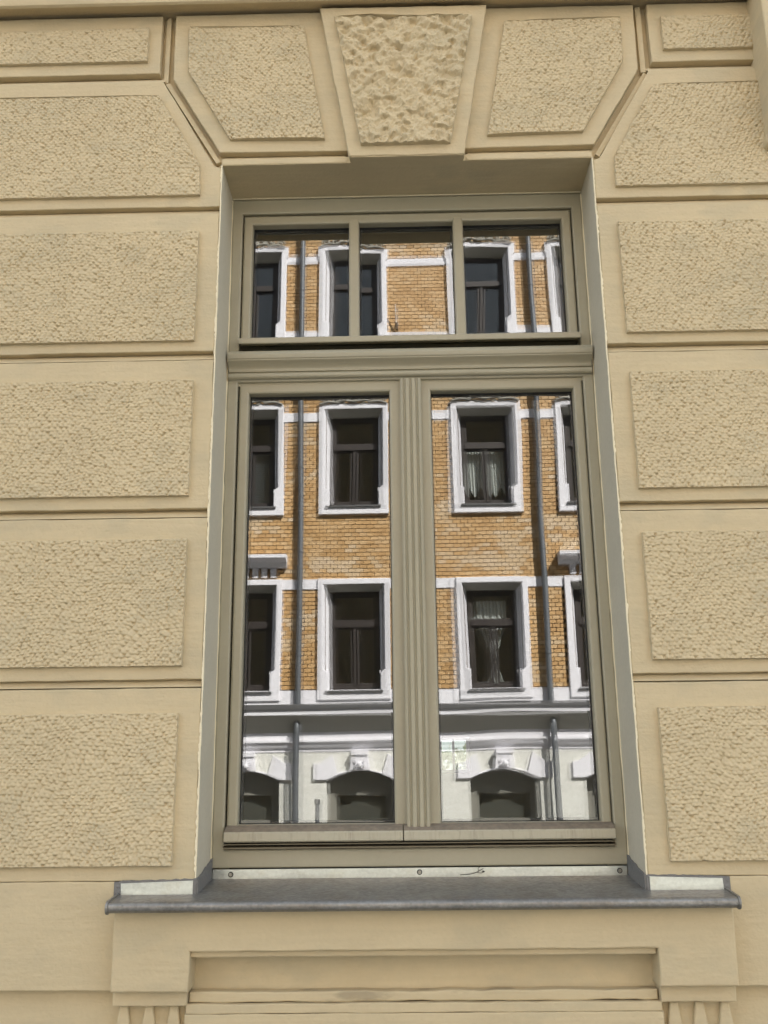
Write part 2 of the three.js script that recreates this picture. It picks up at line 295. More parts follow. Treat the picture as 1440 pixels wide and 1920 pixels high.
part('upper_wall_band', box(-XL, XL, 4.3, 5.2, ZB - 0.002, -0.002), M.stucco, house);
part('console', [rbox(1.102, 1.36, 3.602, 4.118, -0.04, 0.107, 0.006), rbox(1.092, 1.37, 3.56, 3.60, -0.04, 0.05, 0.012)], M.stucco, house);

// wall below the window
for (const s of [-1, 1]) {
  part('apron_band', slab(wobble(s > 0 ? rect(0.7575, 9, 1.224, 1.477) : rect(-9, -0.7575, 1.224, 1.477), 0.0007, 0.03, ws++), -0.04, 0.004, 0.003), M.stucco, house);
  part('base_wall', s > 0 ? box(0.756, XL, 0.9, 1.2235, ZB - 0.002, -0.024) : box(-XL, -0.756, 0.9, 1.2235, ZB - 0.002, -0.024), M.stucco, house);
}
part('window_apron', slab(wobble([[-0.755, 1.2315], [-0.568, 1.2305], [-0.566, 1.3205], [0.571, 1.3205], [0.569, 1.2355], [0.757, 1.2355], [0.760, 1.425], [-0.757, 1.425]], 0.0009, 0.025, ws++), -0.04, 0.06, 0.004), M.stucco, house);
part('apron_recess', box(-0.60, 0.60, 1.15, 1.40, -0.045, -0.018), M.stucco, house);
part('apron_fillet', slab(wobble(rect(-0.5665, 0.5705, 1.3055, 1.3215), 0.0006, 0.03, ws++), -0.03, 0.046, 0.004), M.stucco, house);
part('apron_ledge', slab(wobble(rect(-0.572, 0.572, 1.199, 1.2225), 0.0012, 0.03, ws++), -0.03, 0.018, 0.004), M.dirty, house);
part('apron_ledge', slab(wobble(rect(-0.577, 0.577, 1.1765, 1.1975), 0.0008, 0.03, ws++), -0.03, 0.029, 0.002), M.stucco, house);
part('apron_ledge', slab(wobble(rect(-0.579, 0.579, 0.9, 1.1755), 0.0008, 0.03, ws++), -0.03, 0.031, 0.002), M.stucco, house);
for (const s of [-1, 1]) {
  part('bracket_cap', slab(wobble(s > 0 ? rect(0.575, 0.755, 1.197, 1.233) : rect(-0.755, -0.575, 1.196, 1.230), 0.0006, 0.02, ws++), -0.03, 0.036, 0.003), M.stucco, house);
  part('bracket_back', box(s > 0 ? 0.582 : -0.75, s > 0 ? 0.75 : -0.582, 0.9, 1.196, -0.03, 0.006), M.stucco, house);
  for (let k = 0; k < 3; k++) {
    const c = s * (0.669 + (k - 1) * 0.0615);
    part('bracket_rib', slab([[c - 0.0295, 0.90], [c + 0.0295, 0.90], [c + 0.0295, 1.055], [c + 0.0095, 1.1945], [c - 0.0095, 1.1945], [c - 0.0295, 1.055]], -0.02, 0.022, 0.004), M.stucco, house);
  }
}
// painted window reveal, and the bare ragged edge where the wall paint stops
const ZW = -0.185;
const reveal = part('reveal', [box(-XO - 0.0015, -XO + 0.0025, YB - 0.02, YT, ZW - 0.1, -0.001)], M.grey, house);
const reveal2 = part('reveal', box(XO - 0.0025, XO + 0.0015, YB - 0.02, YT, ZW - 0.1, -0.001), M.grey, house);
part('reveal_soffit', [box(-XO, XO, YT - 0.002, YT + 0.02, ZW - 0.1, -0.003), box(-0.171, 0.173, YT - 0.0025, YT + 0.01, -0.0029, 0.0265)], M.stucco, house);
for (const s of [-1, 1]) {
  const a = [], b = [];
  for (let y = 1.482; y <= 3.555; y += 0.004) {
    const gap = vnoise(y * 9, 2, 320 + s) < 0.26 ? 0.25 : 1, w = gap * (0.0003 + 0.0026 * vnoise(y * 150, 5, 330 + s) * vnoise(y * 23, 1, 331 + s) * 1.9), k = (vnoise(y * 40, 3, 335 + s) - 0.5) * 0.0012;
    a.push([s * (XO - 0.0027 + k), y]); b.push([s * (XO + w + k), y]);
  }
  const out = a.concat(b.reverse()); part('paint_edge', slab(s > 0 ? out : out.reverse(), -0.006, 0.0012), M.bare, s > 0 ? reveal2 : reveal);
}
for (const s of [-1, 1]) {                                              // caulk between reveal and frame
  const out = []; for (let y = 1.49; y <= 3.555; y += 0.02) out.push([y, 0.0022 + 0.002 * vnoise(y * 30, 1, 350 + s)]);
  const p = out.map(([y, w]) => [s * (XO - 0.002 - w), y]).concat(out.slice().reverse().map(([y]) => [s * (XO + 0.0), y])); part('caulk', slab(s > 0 ? p.reverse() : p, ZW - 0.002, ZW + 0.0035), M.bare, s > 0 ? reveal2 : reveal);
}
part('caulk', box(-XO + 0.004, XO - 0.004, YT - 0.0045, YT - 0.0015, ZW - 0.002, ZW + 0.003), M.bare, reveal);

// ------------------------------------------------------------------ the window
const win = tag(group('window', house), 'tall taupe timber window with two casements under a three-light transom');
const ring = (o, i, z0, z1, bev) => slab(rect(...o), z0, z1, bev, [rect(...i).reverse()]);
part('frame', ring([-0.5675, 0.5675, 1.489, 3.5545], [-0.5345, 0.5345, 1.5375, 3.502], -0.28, ZW, 0.0045), M.paint, win);
// transom between the lights, with its moulding
const arc = (cz, cy, r, a0, a1, n) => Array.from({ length: n + 1 }, (_, k) => { const a = rad(a0 + (a1 - a0) * k / n); return [cz + r * Math.cos(a), cy + r * Math.sin(a)]; });
const mould = [[-0.24, 2.905], [-0.176, 2.905], [-0.176, 2.9145], [-0.168, 2.917], [-0.166, 2.9235],
  ...arc(-0.163, 2.9325, 0.0105, -80, 80, 10), [-0.1615, 2.9445], [-0.1560, 2.9455],
  ...Array.from({ length: 9 }, (_, k) => { const t = k / 8; return [-0.158 + 0.022 * t * t, 2.947 + 0.0275 * t]; }), [-0.1345, 2.9755], [-0.1345, 2.978],
  ...arc(-0.152, 2.991, 0.0205, -40, 85, 10), [-0.185, 3.0125], [-0.24, 3.0125]];
part('transom_moulding', runX(mould.map(([z, y]) => [z > -0.2 ? z - 0.017 : z, y - 0.004]), -0.5620, 0.5620, 0.55), M.paint, win);
part('transom_rail', box(-0.534, 0.534, 2.917, 3.03, -0.28, -0.215), M.paint, win);
// sashes
const ZS = -0.192, ZG = -0.226;
part('sash', ring([-0.5315, 0.5315, 3.040, 3.4985], [-0.5015, 0.5015, 3.066, 3.466], -0.262, ZS, 0.0065), M.paint, win);
for (const x of [-0.172, 0.165]) part('glazing_bar', slab(rect(x - 0.0165, x + 0.0165, 3.05, 3.48), ZG - 0.002, ZS + 0.002, 0.006), M.paint, win);
part('sash', ring([-0.5305, -0.0015, 1.563, 2.9115], [-0.4995, -0.0645, 1.6015, 2.8765], -0.262, ZS, 0.0065), M.paint, win);
part('sash', ring([0.0015, 0.5325, 1.563, 2.9115], [0.0640, 0.5035, 1.6015, 2.8765], -0.262, ZS, 0.0065), M.paint, win);
{ // fluted cover strip over the meeting stiles
  const x0 = -0.031, x1 = 0.033, z0 = ZS - 0.004, pr = [[x0, z0], [x0, -0.172], [x0 + 0.004, -0.169]];
  const n = 5, a = x0 + 0.008, b = x1 - 0.008;
  for (let k = 0; k < n; k++) { const u = a + (b - a) * k / n, v = a + (b - a) * (k + 1) / n; pr.push([u, -0.168]); for (let q = 1; q < 6; q++) pr.push([u + (v - u) * q / 6, -0.168 + (k % 2 ? 0.0005 : -0.0058) * Math.sin(Math.PI * q / 6)]); }
  pr.push([b, -0.168], [x1 - 0.004, -0.169], [x1, -0.172], [x1, z0]);
  const g = new THREE.ExtrudeGeometry(shapeOf(pr.map(([x, z]) => [x, -z])), { depth: 2.909 - 1.5885, bevelEnabled: false }).rotateX(-Math.PI / 2).translate(0, 1.5885, 0);
  g.deleteAttribute('normal'); g.deleteAttribute('uv'); part('cover_strip', toCreasedNormals(g.index ? g.toNonIndexed() : g, 0.35), M.paint, win);
}
// weather bars
part('weather_bar', runX([[-0.21, 3.040], [-0.159, 3.040], [-0.156, 3.0265], [-0.150, 3.0255], [-0.148, 3.0275], [-0.148, 3.0435], [-0.153, 3.047], [-0.19, 3.062], [-0.21, 3.062]], -0.529, 0.529, 0.3), M.paint, win);
const barFace = [[-0.21, 1.556], [-0.154, 1.5575], [-0.1495, 1.561], [-0.1495, 1.5815], [-0.1525, 1.5845], [-0.21, 1.5845]], barTop = [[-0.21, 1.5846], [-0.1527, 1.5846], [-0.160, 1.5905], [-0.190, 1.600], [-0.21, 1.600]];
for (const [a, b] of [[-0.529, -0.0425], [-0.0395, 0.531]]) { const w = part('weather_bar', runX(barFace, a, b, 0.5), M.dirtyPaint, win); part('dusty_top', runX(barTop, a, b, 0.5), M.dust, w); }
part('drip_rail', [runX([[-0.21, 1.5395], [-0.168, 1.5395], [-0.168, 1.5435], [-0.176, 1.5465], [-0.21, 1.5465]], -0.533, 0.533, 0.3), runX([[-0.21, 1.5495], [-0.172, 1.5495], [-0.172, 1.5525], [-0.21, 1.5525]], -0.533, 0.533, 0.3)], M.alu, win);
// panes: outer and inner sheet of each double-glazed unit, very slightly bowed and out of true as such units are
const paneRects = [[-0.503, -0.186, 3.064, 3.468], [-0.158, 0.151, 3.064, 3.468], [0.179, 0.503, 3.064, 3.468], [-0.501, -0.0625, 1.60, 2.878], [0.062, 0.505, 1.60, 2.878]];
const tilt = [[0.0004, -0.0003], [-0.0016, 0.0002], [0.0008, 0.0006], [0, 0], [0, 0]];
const tiltIn = [[0.0012, 0.0010], [-0.0012, 0.0016], [0.0010, 0.0014], [0.0003, 0.0019], [-0.0004, -0.0020]];
paneRects.forEach(([x0, x1, y0, y1], i) => {
  const w = x1 - x0, h = y1 - y0, cx = (x0 + x1) / 2, cy = (y0 + y1) / 2;
  const sheet = (z, rx, ry, bow, wave, s) => {
    const g = new THREE.PlaneGeometry(w, h, 28, 56), p = g.attributes.position;
    for (let k = 0; k < p.count; k++) { const x = p.getX(k), y = p.getY(k), u = 2 * x / w, v = 2 * y / h; p.setZ(k, bow * (1 - u * u) * (1 - v * v) + wave * (vnoise(x * 5 + 9 + s, y * 4 + 3, s) - 0.5) + rx * y + ry * x); }
    g.computeVertexNormals(); return g.translate(cx, cy, z);
  };
  const mk = (name, g, mat) => { const m = new THREE.Mesh(g, mat); m.name = name; m.castShadow = m.receiveShadow = true; win.add(m); };
  mk('pane', sheet(ZG, tilt[i][0], tilt[i][1], 0.00003, 0.00016, 400 + i), M.glass);
  mk('inner_pane', sheet(ZG - 0.018, tiltIn[i][0], tiltIn[i][1], -0.00016, 0.00018, 420 + i), M.glassIn);
  part('gasket', [ring([x0, x1, y0, y1], [x0 + 0.0045, x1 - 0.0045, y0 + 0.0035, y1 - 0.0055], ZG + 0.0015, ZG + 0.004, 0)], M.gasket, win);
  part('spacer_bar', [ring([x0, x1, y0, y1], [x0 + 0.009, x1 - 0.009, y0 + 0.009, y1 - 0.009], ZG - 0.0155, ZG - 0.002, 0)], M.gasket, win);
});
// ------------------------------------------------------------------ zinc sill
const sill = tag(group('window_sill', house), 'weathered grey zinc sill with rolled front edge and bright upstands');
const sy = z => 1.4625 - (z + 0.18) * 0.0857;
part('sheet', [
  runX([[-0.20, sy(-0.2)], [0.0, sy(0)], [0.0, sy(0) - 0.004], [-0.20, sy(-0.2) - 0.004]].reverse(), -XO, XO, 0.4),
  runX([[0.0, sy(0)], [0.088, sy(0.088)], ...arc(0.090, sy(0.09) - 0.0125, 0.0125, 85, -130, 14), [0.078, 1.425], [0.0, sy(0) - 0.02]].reverse(), -0.7625, 0.7625, 0.5),
], M.zinc, sill);
for (const s of [-1, 1]) {
  part('end_cap', slab([[0, sy(0) + 0.004], [0.088, sy(0.088) + 0.004], ...arc(0.090, sy(0.09) - 0.0125, 0.016, 80, -135, 12), [0.075, 1.420], [0, sy(0) - 0.02]].map(([z, y]) => [-z, y]).reverse(), 0, 0.006, 0.001).rotateY(Math.PI / 2).translate(s > 0 ? 0.7615 : -0.7675, 0, 0), M.zinc, sill);
  part('upstand', slab(s > 0 ? [[XO + 0.003, 1.4455], [0.759, 1.4425], [0.757, 1.4735], [XO + 0.003, 1.479]] : [[-0.757, 1.4425], [-XO - 0.003, 1.4455], [-XO - 0.003, 1.479], [-0.759, 1.4735]], 0.002, 0.0085, 0.001), M.newZinc, sill);
  const edge = []; for (let k = 0; k <= 20; k++) edge.push([XO - 0.004 + 0.208 * k / 20, 1.4815 - 0.0045 * k / 20 + 0.0035 * vnoise(k * 1.7, 1, 500 + s) * (k < 19 ? 1 : 0)]);
  const sp = [[XO - 0.004, 1.44], [0.776, 1.436], ...edge.reverse()].map(([x, y]) => [s * x, y]); part('sealant', slab(s > 0 ? sp : sp.reverse(), -0.004, 0.0062), M.sealant, sill);
  const jp = []; for (let k = 0; k <= 12; k++) jp.push([0.003 - 0.188 * k / 12, 1.4815 + 0.03 * Math.pow(k / 12, 1.3) + 0.005 * vnoise(k * 1.3, 4, 510 + s)]);
  const jpoly = [[-0.185, 1.452], [0.003, 1.44], ...jp].map(([z, y]) => [-z, y]);
  part('jamb_flashing', slab(jpoly.reverse(), 0, 0.005).rotateY(Math.PI / 2).translate(s > 0 ? XO - 0.0085 : -XO + 0.0035, 0, 0), M.sealant, sill);
}
part('back_strip', rbox(-0.562, 0.562, 1.4615, 1.4868, -0.186, -0.1795, 0.001), M.newZinc, sill);
for (const [x, y] of [[-0.512, 1.4735], [0.001, 1.4755], [0.541, 1.4745]]) {
  const c = part('screw', new THREE.CylinderGeometry(0.0045, 0.0054, 0.004, 16).rotateX(Math.PI / 2).translate(x, y, -0.1775), M.steel, sill);
  part('washer', new THREE.CylinderGeometry(0.0072, 0.0072, 0.0014, 18).rotateX(Math.PI / 2).translate(x, y, -0.1792), M.gasket, c);
}
// ------------------------------------------------------------------ the dim room behind the glass
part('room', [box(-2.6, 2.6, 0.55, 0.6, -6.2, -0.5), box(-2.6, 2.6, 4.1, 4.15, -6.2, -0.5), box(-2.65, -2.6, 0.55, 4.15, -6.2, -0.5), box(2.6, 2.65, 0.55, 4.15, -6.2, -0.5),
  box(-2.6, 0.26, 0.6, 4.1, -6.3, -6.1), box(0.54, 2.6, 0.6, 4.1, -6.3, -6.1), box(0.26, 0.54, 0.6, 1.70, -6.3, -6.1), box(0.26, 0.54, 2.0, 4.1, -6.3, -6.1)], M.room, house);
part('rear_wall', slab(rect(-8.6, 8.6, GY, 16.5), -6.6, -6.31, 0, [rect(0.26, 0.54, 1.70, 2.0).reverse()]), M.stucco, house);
const rear = group('rear_window', house);
part('frame', [ring([0.26, 0.54, 1.70, 2.0], [0.285, 0.515, 1.725, 1.98], -6.22, -6.16, 0.004), box(0.392, 0.41, 1.725, 1.98, -6.21, -6.17)], M.white, rear);
part('pane', box(0.286, 0.514, 1.726, 1.979, -6.196, -6.194), M.rearGlass, rear);

// ================================================================== THE OCHRE BRICK HOUSE ACROSS THE STREET (front plane z = 17, facing -z)
const ZF = 17, opp = group('brick_house', scene);
tag(opp, 'ochre brick house with white window surrounds, seen mirrored in the window glass', 'house');
const P = p => ZF - p;                                                  // p = metres that something stands out towards the street
const axes = [-6.25, -3.34, -1.04, 1.87, 4.17, 7.08], floors = [3.09, 7.03, 10.94];
const archAxes = axes.map(x => x + 0.12);
const holes = []; for (const x of axes) for (const y of floors) holes.push(rect(x - 0.60, x + 0.60, y + 0.15, y + 2.42).reverse());
const archOutline = (c, hw, yb, ys, rise, n = 14) => { const R = (hw * hw + rise * rise) / (2 * rise), out = [[c - hw, yb], [c + hw, yb]]; for (let k = 0; k <= n; k++) { const x = hw - 2 * hw * k / n; out.push([c + x, ys + Math.sqrt(R * R - x * x) - (R - rise)]); } return out; };
const aHoles = archAxes.map(c => archOutline(c, 0.685, -0.35, 1.50, 0.19).reverse());
part('wall', [slab(rect(-10, 11, 2.95, 15.6), ZF + 0.012, ZF + 0.42, 0, holes), box(-10, -9.6, GY, 15.6, ZF + 0.42, 27), box(10.6, 11, GY, 15.6, ZF + 0.42, 27), box(-10, 11, GY, 15.6, 27, 27.3)], M.mortar, opp);
part('ground_floor_wall', slab(rect(-10, 11, GY - 0.02, 2.95), P(0.03), ZF + 0.42, 0, aHoles), M.cream, opp);
part('floor_slab', [box(-9.6, 10.6, 2.75, 2.9, ZF + 0.42, 27), box(-9.6, 10.6, 6.7, 6.85, ZF + 0.42, 27), box(-9.6, 10.6, 10.6, 10.75, ZF + 0.42, 27), box(-9.6, 10.6, 14.6, 14.8, ZF + 0.42, 27), box(-9.6, 10.6, GY, GY + 0.3, ZF + 0.42, 27)], M.oppRoom, opp);
part('partition', [box(-9.6, 10.6, GY + 0.3, 14.6, 21.5, 21.6), ...[-4.8, -2.2, 0.4, 3.0, 5.6].map(x => box(x - 0.06, x + 0.06, GY + 0.3, 14.6, ZF + 0.43, 21.5))], M.oppRoom, opp);
part('roof', [slab([[-10.4, 15.6], [11.4, 15.6], [11.4, 15.8], [-10.4, 15.8]], P(0.6), 27.6)], M.roof, opp);

// bricks: running bond; the largest-showing 300 as parts, the rest as one
{
  const BW = 0.158, BH = 0.0872, J = 0.0105, list = [];
  const inSur = (x, y) => axes.some(a => Math.abs(x - a) < 0.745) && floors.some(f => y > f + 0.03 && y < f + 2.51);
  let row = 0;
  for (let y = 3.32; y < 15.5; y += BH, row++) for (let x = -7.7 + (row & 1) * BW / 2; x < 8.7; x += BW) if (!inSur(x, y + BH / 2)) list.push([x, y + BH / 2]);
  const geo = [0, 1, 2].map(k => { const g = uvBox(new THREE.BoxGeometry(BW - J, BH - J, 0.03)); const p = g.attributes.position; for (let i = 0; i < p.count; i++) if (p.getZ(i) < 0) { p.setX(i, p.getX(i) * 0.975); p.setY(i, p.getY(i) * 0.96); } g.computeVertexNormals(); return g.rotateZ((k - 1) * 0.006); });
  const near = list.map((b, i) => [Math.hypot(b[0] - 0.4, (b[1] - 6.35) * 1.0), i]).sort((a, b) => a[0] - b[0]), own = new Set(near.slice(0, 300).map(q => q[1])), rest = [];
  const tone = (i, x, y) => { const pale = fbm(x * 0.9 + 4, y * 1.9, 640, 3) + 0.16 * Math.exp(-Math.pow((y - 6.15) / 0.35, 2)) + 0.25 * (hash(i, 9, 602) - 0.5); return pale > 0.70 ? 5 + (hash(i, 4, 603) > 0.6) : Math.floor(hash(i, 3, 601) * 5); };   // random tones; glare between the floors painted in as paler patches
  list.forEach(([x, y], i) => {
    const h = hash(i, 7, 600), z = P(0.006) + (h - 0.5) * 0.003;
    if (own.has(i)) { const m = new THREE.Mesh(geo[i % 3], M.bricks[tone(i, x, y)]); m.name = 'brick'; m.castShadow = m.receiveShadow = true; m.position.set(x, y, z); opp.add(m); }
    else rest.push([x, y, z, i]);
  });
  const inst = new THREE.InstancedMesh(geo[1], std({ color: lin(1, 1, 1), roughness: 0.5 }), rest.length); inst.name = 'brickwork'; inst.userData.kind = 'stuff'; inst.castShadow = inst.receiveShadow = true;
  const m4 = new THREE.Matrix4();
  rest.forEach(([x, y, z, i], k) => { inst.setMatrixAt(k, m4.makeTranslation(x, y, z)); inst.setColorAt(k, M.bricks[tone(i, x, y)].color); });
  opp.add(inst);
}
// white bands
const sides = [-10, ...axes.flatMap(a => [a - 0.765, a + 0.765]), 11];
for (let k = 0; k < sides.length; k += 2) for (const [a, b] of [[5.41, 5.62], [9.17, 9.37], [13.04, 13.23], [11.16, 11.34]]) part('string_band', box(sides[k] + 0.001, sides[k + 1] - 0.001, a, b, P(0.045), ZF + 0.02), M.white, opp);
part('storey_base', box(-10, 11, 3.02, 3.30, P(0.06), ZF + 0.02), M.white, opp);
// cornice over the ground floor
const runZ = (prof, x0, x1, crease = 0.5) => runX(prof.map(([p, y]) => [P(p), y]), x0, x1, crease);
part('bed_moulding', runZ([[0.0, 2.45], [0.10, 2.46], [0.14, 2.56], [0.22, 2.68], [0.34, 2.788], [0.0, 2.788]], -10, 11), M.render, opp);  // shadow below the cornice is painted in by this darker colour
part('cornice', [
  runZ([[0.0, 2.79], [0.38, 2.79], [0.38, 2.90], [0.0, 2.95]], -10, 11),
  runZ([[0.0, 2.30], [0.07, 2.30], [0.07, 2.449], [0.0, 2.449]], -10, 11), runZ([[0.0, 2.12], [0.055, 2.12], [0.09, 2.16], [0.12, 2.25], [0.15, 2.26], [0.15, 2.299], [0.0, 2.299]], -10, 11),
  runZ([[0.0, 2.07], [0.045, 2.07], [0.045, 2.119], [0.0, 2.119]], -10, 11)], M.white, opp);
part('cornice_flashing', runZ([[0.0, 2.955], [0.395, 2.905], [0.42, 2.90], [0.42, 2.99], [0.40, 3.0], [0.0, 3.015]], -10, 11), M.flashing, opp);
part('eaves_cornice', runZ([[0.0, 14.7], [0.1, 14.72], [0.2, 15.0], [0.5, 15.3], [0.55, 15.55], [0.0, 15.59]], -10, 11), M.white, opp);

// a window of the upper storeys, built at its base (surround bottom), x = 0
function scroll(cx, cy, r, turns, dir, start, thick) {
  const pts = []; for (let k = 0; k <= 22; k++) { const t = k / 22, a = start + dir * turns * 2 * Math.PI * t, q = r * (1 - 0.82 * t); pts.push([cx + q * Math.cos(a), cy + q * Math.sin(a), P(0.10 + 0.05 * t)]); }
  return tube(pts, thick, 30, 6);
}
function upperWindow(kind) {
  const g = group('window', opp), H = 2.53;
  const inner = [[-0.55, 0.17], [0.55, 0.17], [0.55, 0.56], [0.645, 0.64], [0.645, 2.41], [-0.645, 2.41], [-0.645, 0.64], [-0.55, 0.56]];
  const outer = kind === 'top' ? [[-0.765, 0], [0.765, 0], [0.765, 2.24], [0.80, 2.28], [0.80, H], [-0.80, H], [-0.80, 2.28], [-0.765, 2.24]] : rect(-0.765, 0.765, 0, H);
  part('surround', slab(outer, P(0.10), ZF + 0.02, 0.012, [inner.slice().reverse()]), M.white, g);
  const q = (a, b, c, d) => { const geo = new THREE.BufferGeometry(); geo.setAttribute('position', new THREE.Float32BufferAttribute([...a, ...b, ...c, ...a, ...c, ...d], 3)); geo.computeVertexNormals(); return geo; };
  const zo = P(0.09), zi = ZF + 0.24;
  part('reveal', [q([-0.647, 0.6, zo], [-0.647, 2.412, zo], [-0.53, 2.28, zi], [-0.53, 0.6, zi]), q([0.647, 0.6, zo], [0.53, 0.6, zi], [0.53, 2.28, zi], [0.647, 2.412, zo]), box(-0.60, -0.53, 0.17, 0.62, ZF + 0.021, zi), box(0.53, 0.60, 0.17, 0.62, ZF + 0.021, zi)], M.white, g);
  part('soffit', q([-0.647, 2.412, zo], [0.647, 2.412, zo], [0.53, 2.28, zi], [-0.53, 2.28, zi]), M.render, g);  // darker than the reveal: window-head shade put into its colour
  part('sill', runX([[P(0.14), 0.155], [P(0.14), 0.19], [ZF + 0.23, 0.225], [ZF + 0.23, 0.155]], -0.60, 0.60, 0.3), M.flashing, g);
  const z0 = ZF + 0.20, z1 = ZF + 0.26;
  part('frame', [ring([-0.53, 0.53, 0.226, 2.285], [-0.46, 0.46, 0.30, 2.215], z0, z1, 0.01), box(-0.46, 0.46, 1.535, 1.645, z0 - 0.03, z1), box(-0.03, 0.03, 0.30, 1.535, z0 - 0.015, z1), ring([-0.46, -0.045, 0.30, 1.535], [-0.41, -0.09, 0.36, 1.49], z0 + 0.012, z1, 0.005), ring([0.045, 0.46, 0.30, 1.535], [0.09, 0.41, 0.36, 1.49], z0 + 0.012, z1, 0.005), ring([-0.46, 0.46, 1.645, 2.215], [-0.41, 0.41, 1.69, 2.17], z0 + 0.012, z1, 0.005)], M.brown, g);
  for (const r of [[-0.415, -0.085, 0.355, 1.495], [0.085, 0.415, 0.355, 1.495], [-0.415, 0.415, 1.685, 2.175]]) part('pane', box(...r, z0 + 0.035, z0 + 0.038), M.oppGlass, g);
  if (kind !== 'first') {
    const o = [];
    for (const s of [-1, 1]) {
      o.push(scroll(s * 0.62, H + 0.07, 0.10, 1.3, s, s > 0 ? 0 : Math.PI, 0.022), scroll(s * 0.36, H + 0.10, 0.12, 1.4, -s, Math.PI / 2, 0.024), scroll(s * 0.15, H + 0.08, 0.10, 1.2, s, -Math.PI / 2, 0.023));
      o.push(tube([[s * 0.74, H - 0.01, P(0.12)], [s * 0.55, H + 0.04, P(0.13)], [s * 0.42, H + 0.03, P(0.12)], [s * 0.25, H + 0.07, P(0.13)], [0, H + 0.03, P(0.14)]], 0.026, 26, 6));
      o.push(tube([[s * 0.66, H + 0.2, P(0.08)], [s * 0.5, H + 0.24, P(0.1)], [s * 0.3, H + 0.27, P(0.1)], [s * 0.1, H + 0.24, P(0.12)]], 0.017, 22, 6));
      for (let k = 0; k < 4; k++) o.push(new THREE.SphereGeometry(0.045, 8, 6).scale(1, 1.5, 0.6).rotateZ(s * (0.4 + k * 0.5)).translate(s * (0.08 + k * 0.17), H + 0.10 + 0.04 * (k % 2), P(0.09)));
    }
    o.push(new THREE.SphereGeometry(0.085, 10, 8).scale(1, 1.2, 0.6).translate(0, H + 0.14, P(0.10)));
    part('ornament', o, M.render, g);  // grey colour carries the painted shadows of the carving
  }
  if (kind === 'hood') {
    part('hood', [runX([[P(0.34), 2.93], [P(0.36), 2.95], [P(0.36), 3.02], [ZF + 0.01, 3.06], [ZF + 0.01, 2.78], [P(0.12), 2.78], [P(0.18), 2.87]], -0.86, 0.86, 0.4)], M.white, g);
    for (let k = -3; k <= 3; k++) part('console', [box(k * 0.19 - 0.06, k * 0.19 + 0.06, 2.572, 2.78, P(0.09), ZF), scroll(k * 0.19, 2.68, 0.05, 1.0, 1, 0, 0.012)], M.white, g);
  }
  return g;
}
const protos = { first: upperWindow('first'), hood: upperWindow('hood'), mid: upperWindow('mid'), top: upperWindow('top') }, used = {};
delete protos.hood; { const h = opp.children[opp.children.length - 3]; for (const c of [...h.children]) if (c.name === 'ornament') h.remove(c); protos.hood = h; }
axes.forEach((x, i) => floors.forEach((y, f) => {
  const k = f === 2 ? 'top' : f === 1 ? 'mid' : (i === 1 || i === 4) ? 'hood' : 'first';
  const w = used[k] ? protos[k].clone() : protos[k]; used[k] = 1; w.position.set(x, y, 0); if (!w.parent) opp.add(w);
}));
// arched ground-floor windows
function archWindow() {
  const g = group('arched_window', opp), z0 = ZF + 0.24, z1 = ZF + 0.31;
  const arch = (hw, yb, ys, r) => archOutline(0, hw, yb, ys, r);
  part('frame', [slab(arch(0.70, -0.36, 1.49, 0.19), z0, z1, 0.01, [rect(-0.50, 0.50, -0.26, 1.22).reverse()]), box(-0.5, 0.5, 0.66, 0.74, z0 - 0.02, z1), box(-0.035, 0.035, -0.26, 0.66, z0, z1)], M.panel, g);
  for (const r of [[-0.51, 0.51, 0.73, 1.23], [-0.51, -0.03, -0.27, 0.67], [0.03, 0.51, -0.27, 0.67]]) part('pane', box(...r, z0 + 0.04, z0 + 0.043), M.oppGlass, g);
  part('blind', box(-0.54, 0.54, -0.3, 1.26, z1 + 0.03, z1 + 0.035), M.dimSheet, g);  // added grey sheet, not a known blind; makes the panes read dim
  part('keystone', [slab([[-0.20, 1.70], [0.20, 1.70], [0.16, 2.055], [-0.16, 2.055]], P(0.17), P(0.031), 0.01), box(-0.17, 0.17, 1.99, 2.06, P(0.20), P(0.031))], M.white, g);
  const c = []; for (const s of [-1, 1]) c.push(scroll(s * 0.07, 1.76, 0.055, 1.2, s, 0, 0.014), scroll(s * 0.09, 1.86, 0.045, 1.2, -s, 1, 0.012)); c.push(new THREE.SphereGeometry(0.06, 8, 6).translate(0, 1.80, P(0.17)));
  part('carving', c.map(q => q.translate(0, 0, -0.06)), M.white, g);
  for (const s of [-1, 1]) {
    const st = [[0.690, 1.525], [0.945, 1.525], [0.945, 1.83], [0.80, 1.85], [0.68, 1.93], [0.56, 2.01], [0.44, 1.625]].map(([x, y]) => [s * x, y]);
    part('voussoir', slab(s > 0 ? st : st.reverse(), P(0.085), P(0.031), 0.006), M.white, g);
    part('arch_rim', tube(Array.from({ length: 9 }, (_, k) => { const x = s * (0.02 + 0.66 * k / 8), R = 1.33; return [x, 1.50 + Math.sqrt(R * R - x * x) - (R - 0.19) + 0.02, P(0.05)]; }), 0.022, 16, 6), M.white, g);
  }
  part('sill', box(-0.78, 0.78, -0.42, -0.345, P(0.12), ZF + 0.24), M.white, g);
  return g;
}
const aw = archWindow(); archAxes.forEach((x, i) => { const w = i ? aw.clone() : aw; w.position.x = x; opp.add(w); });
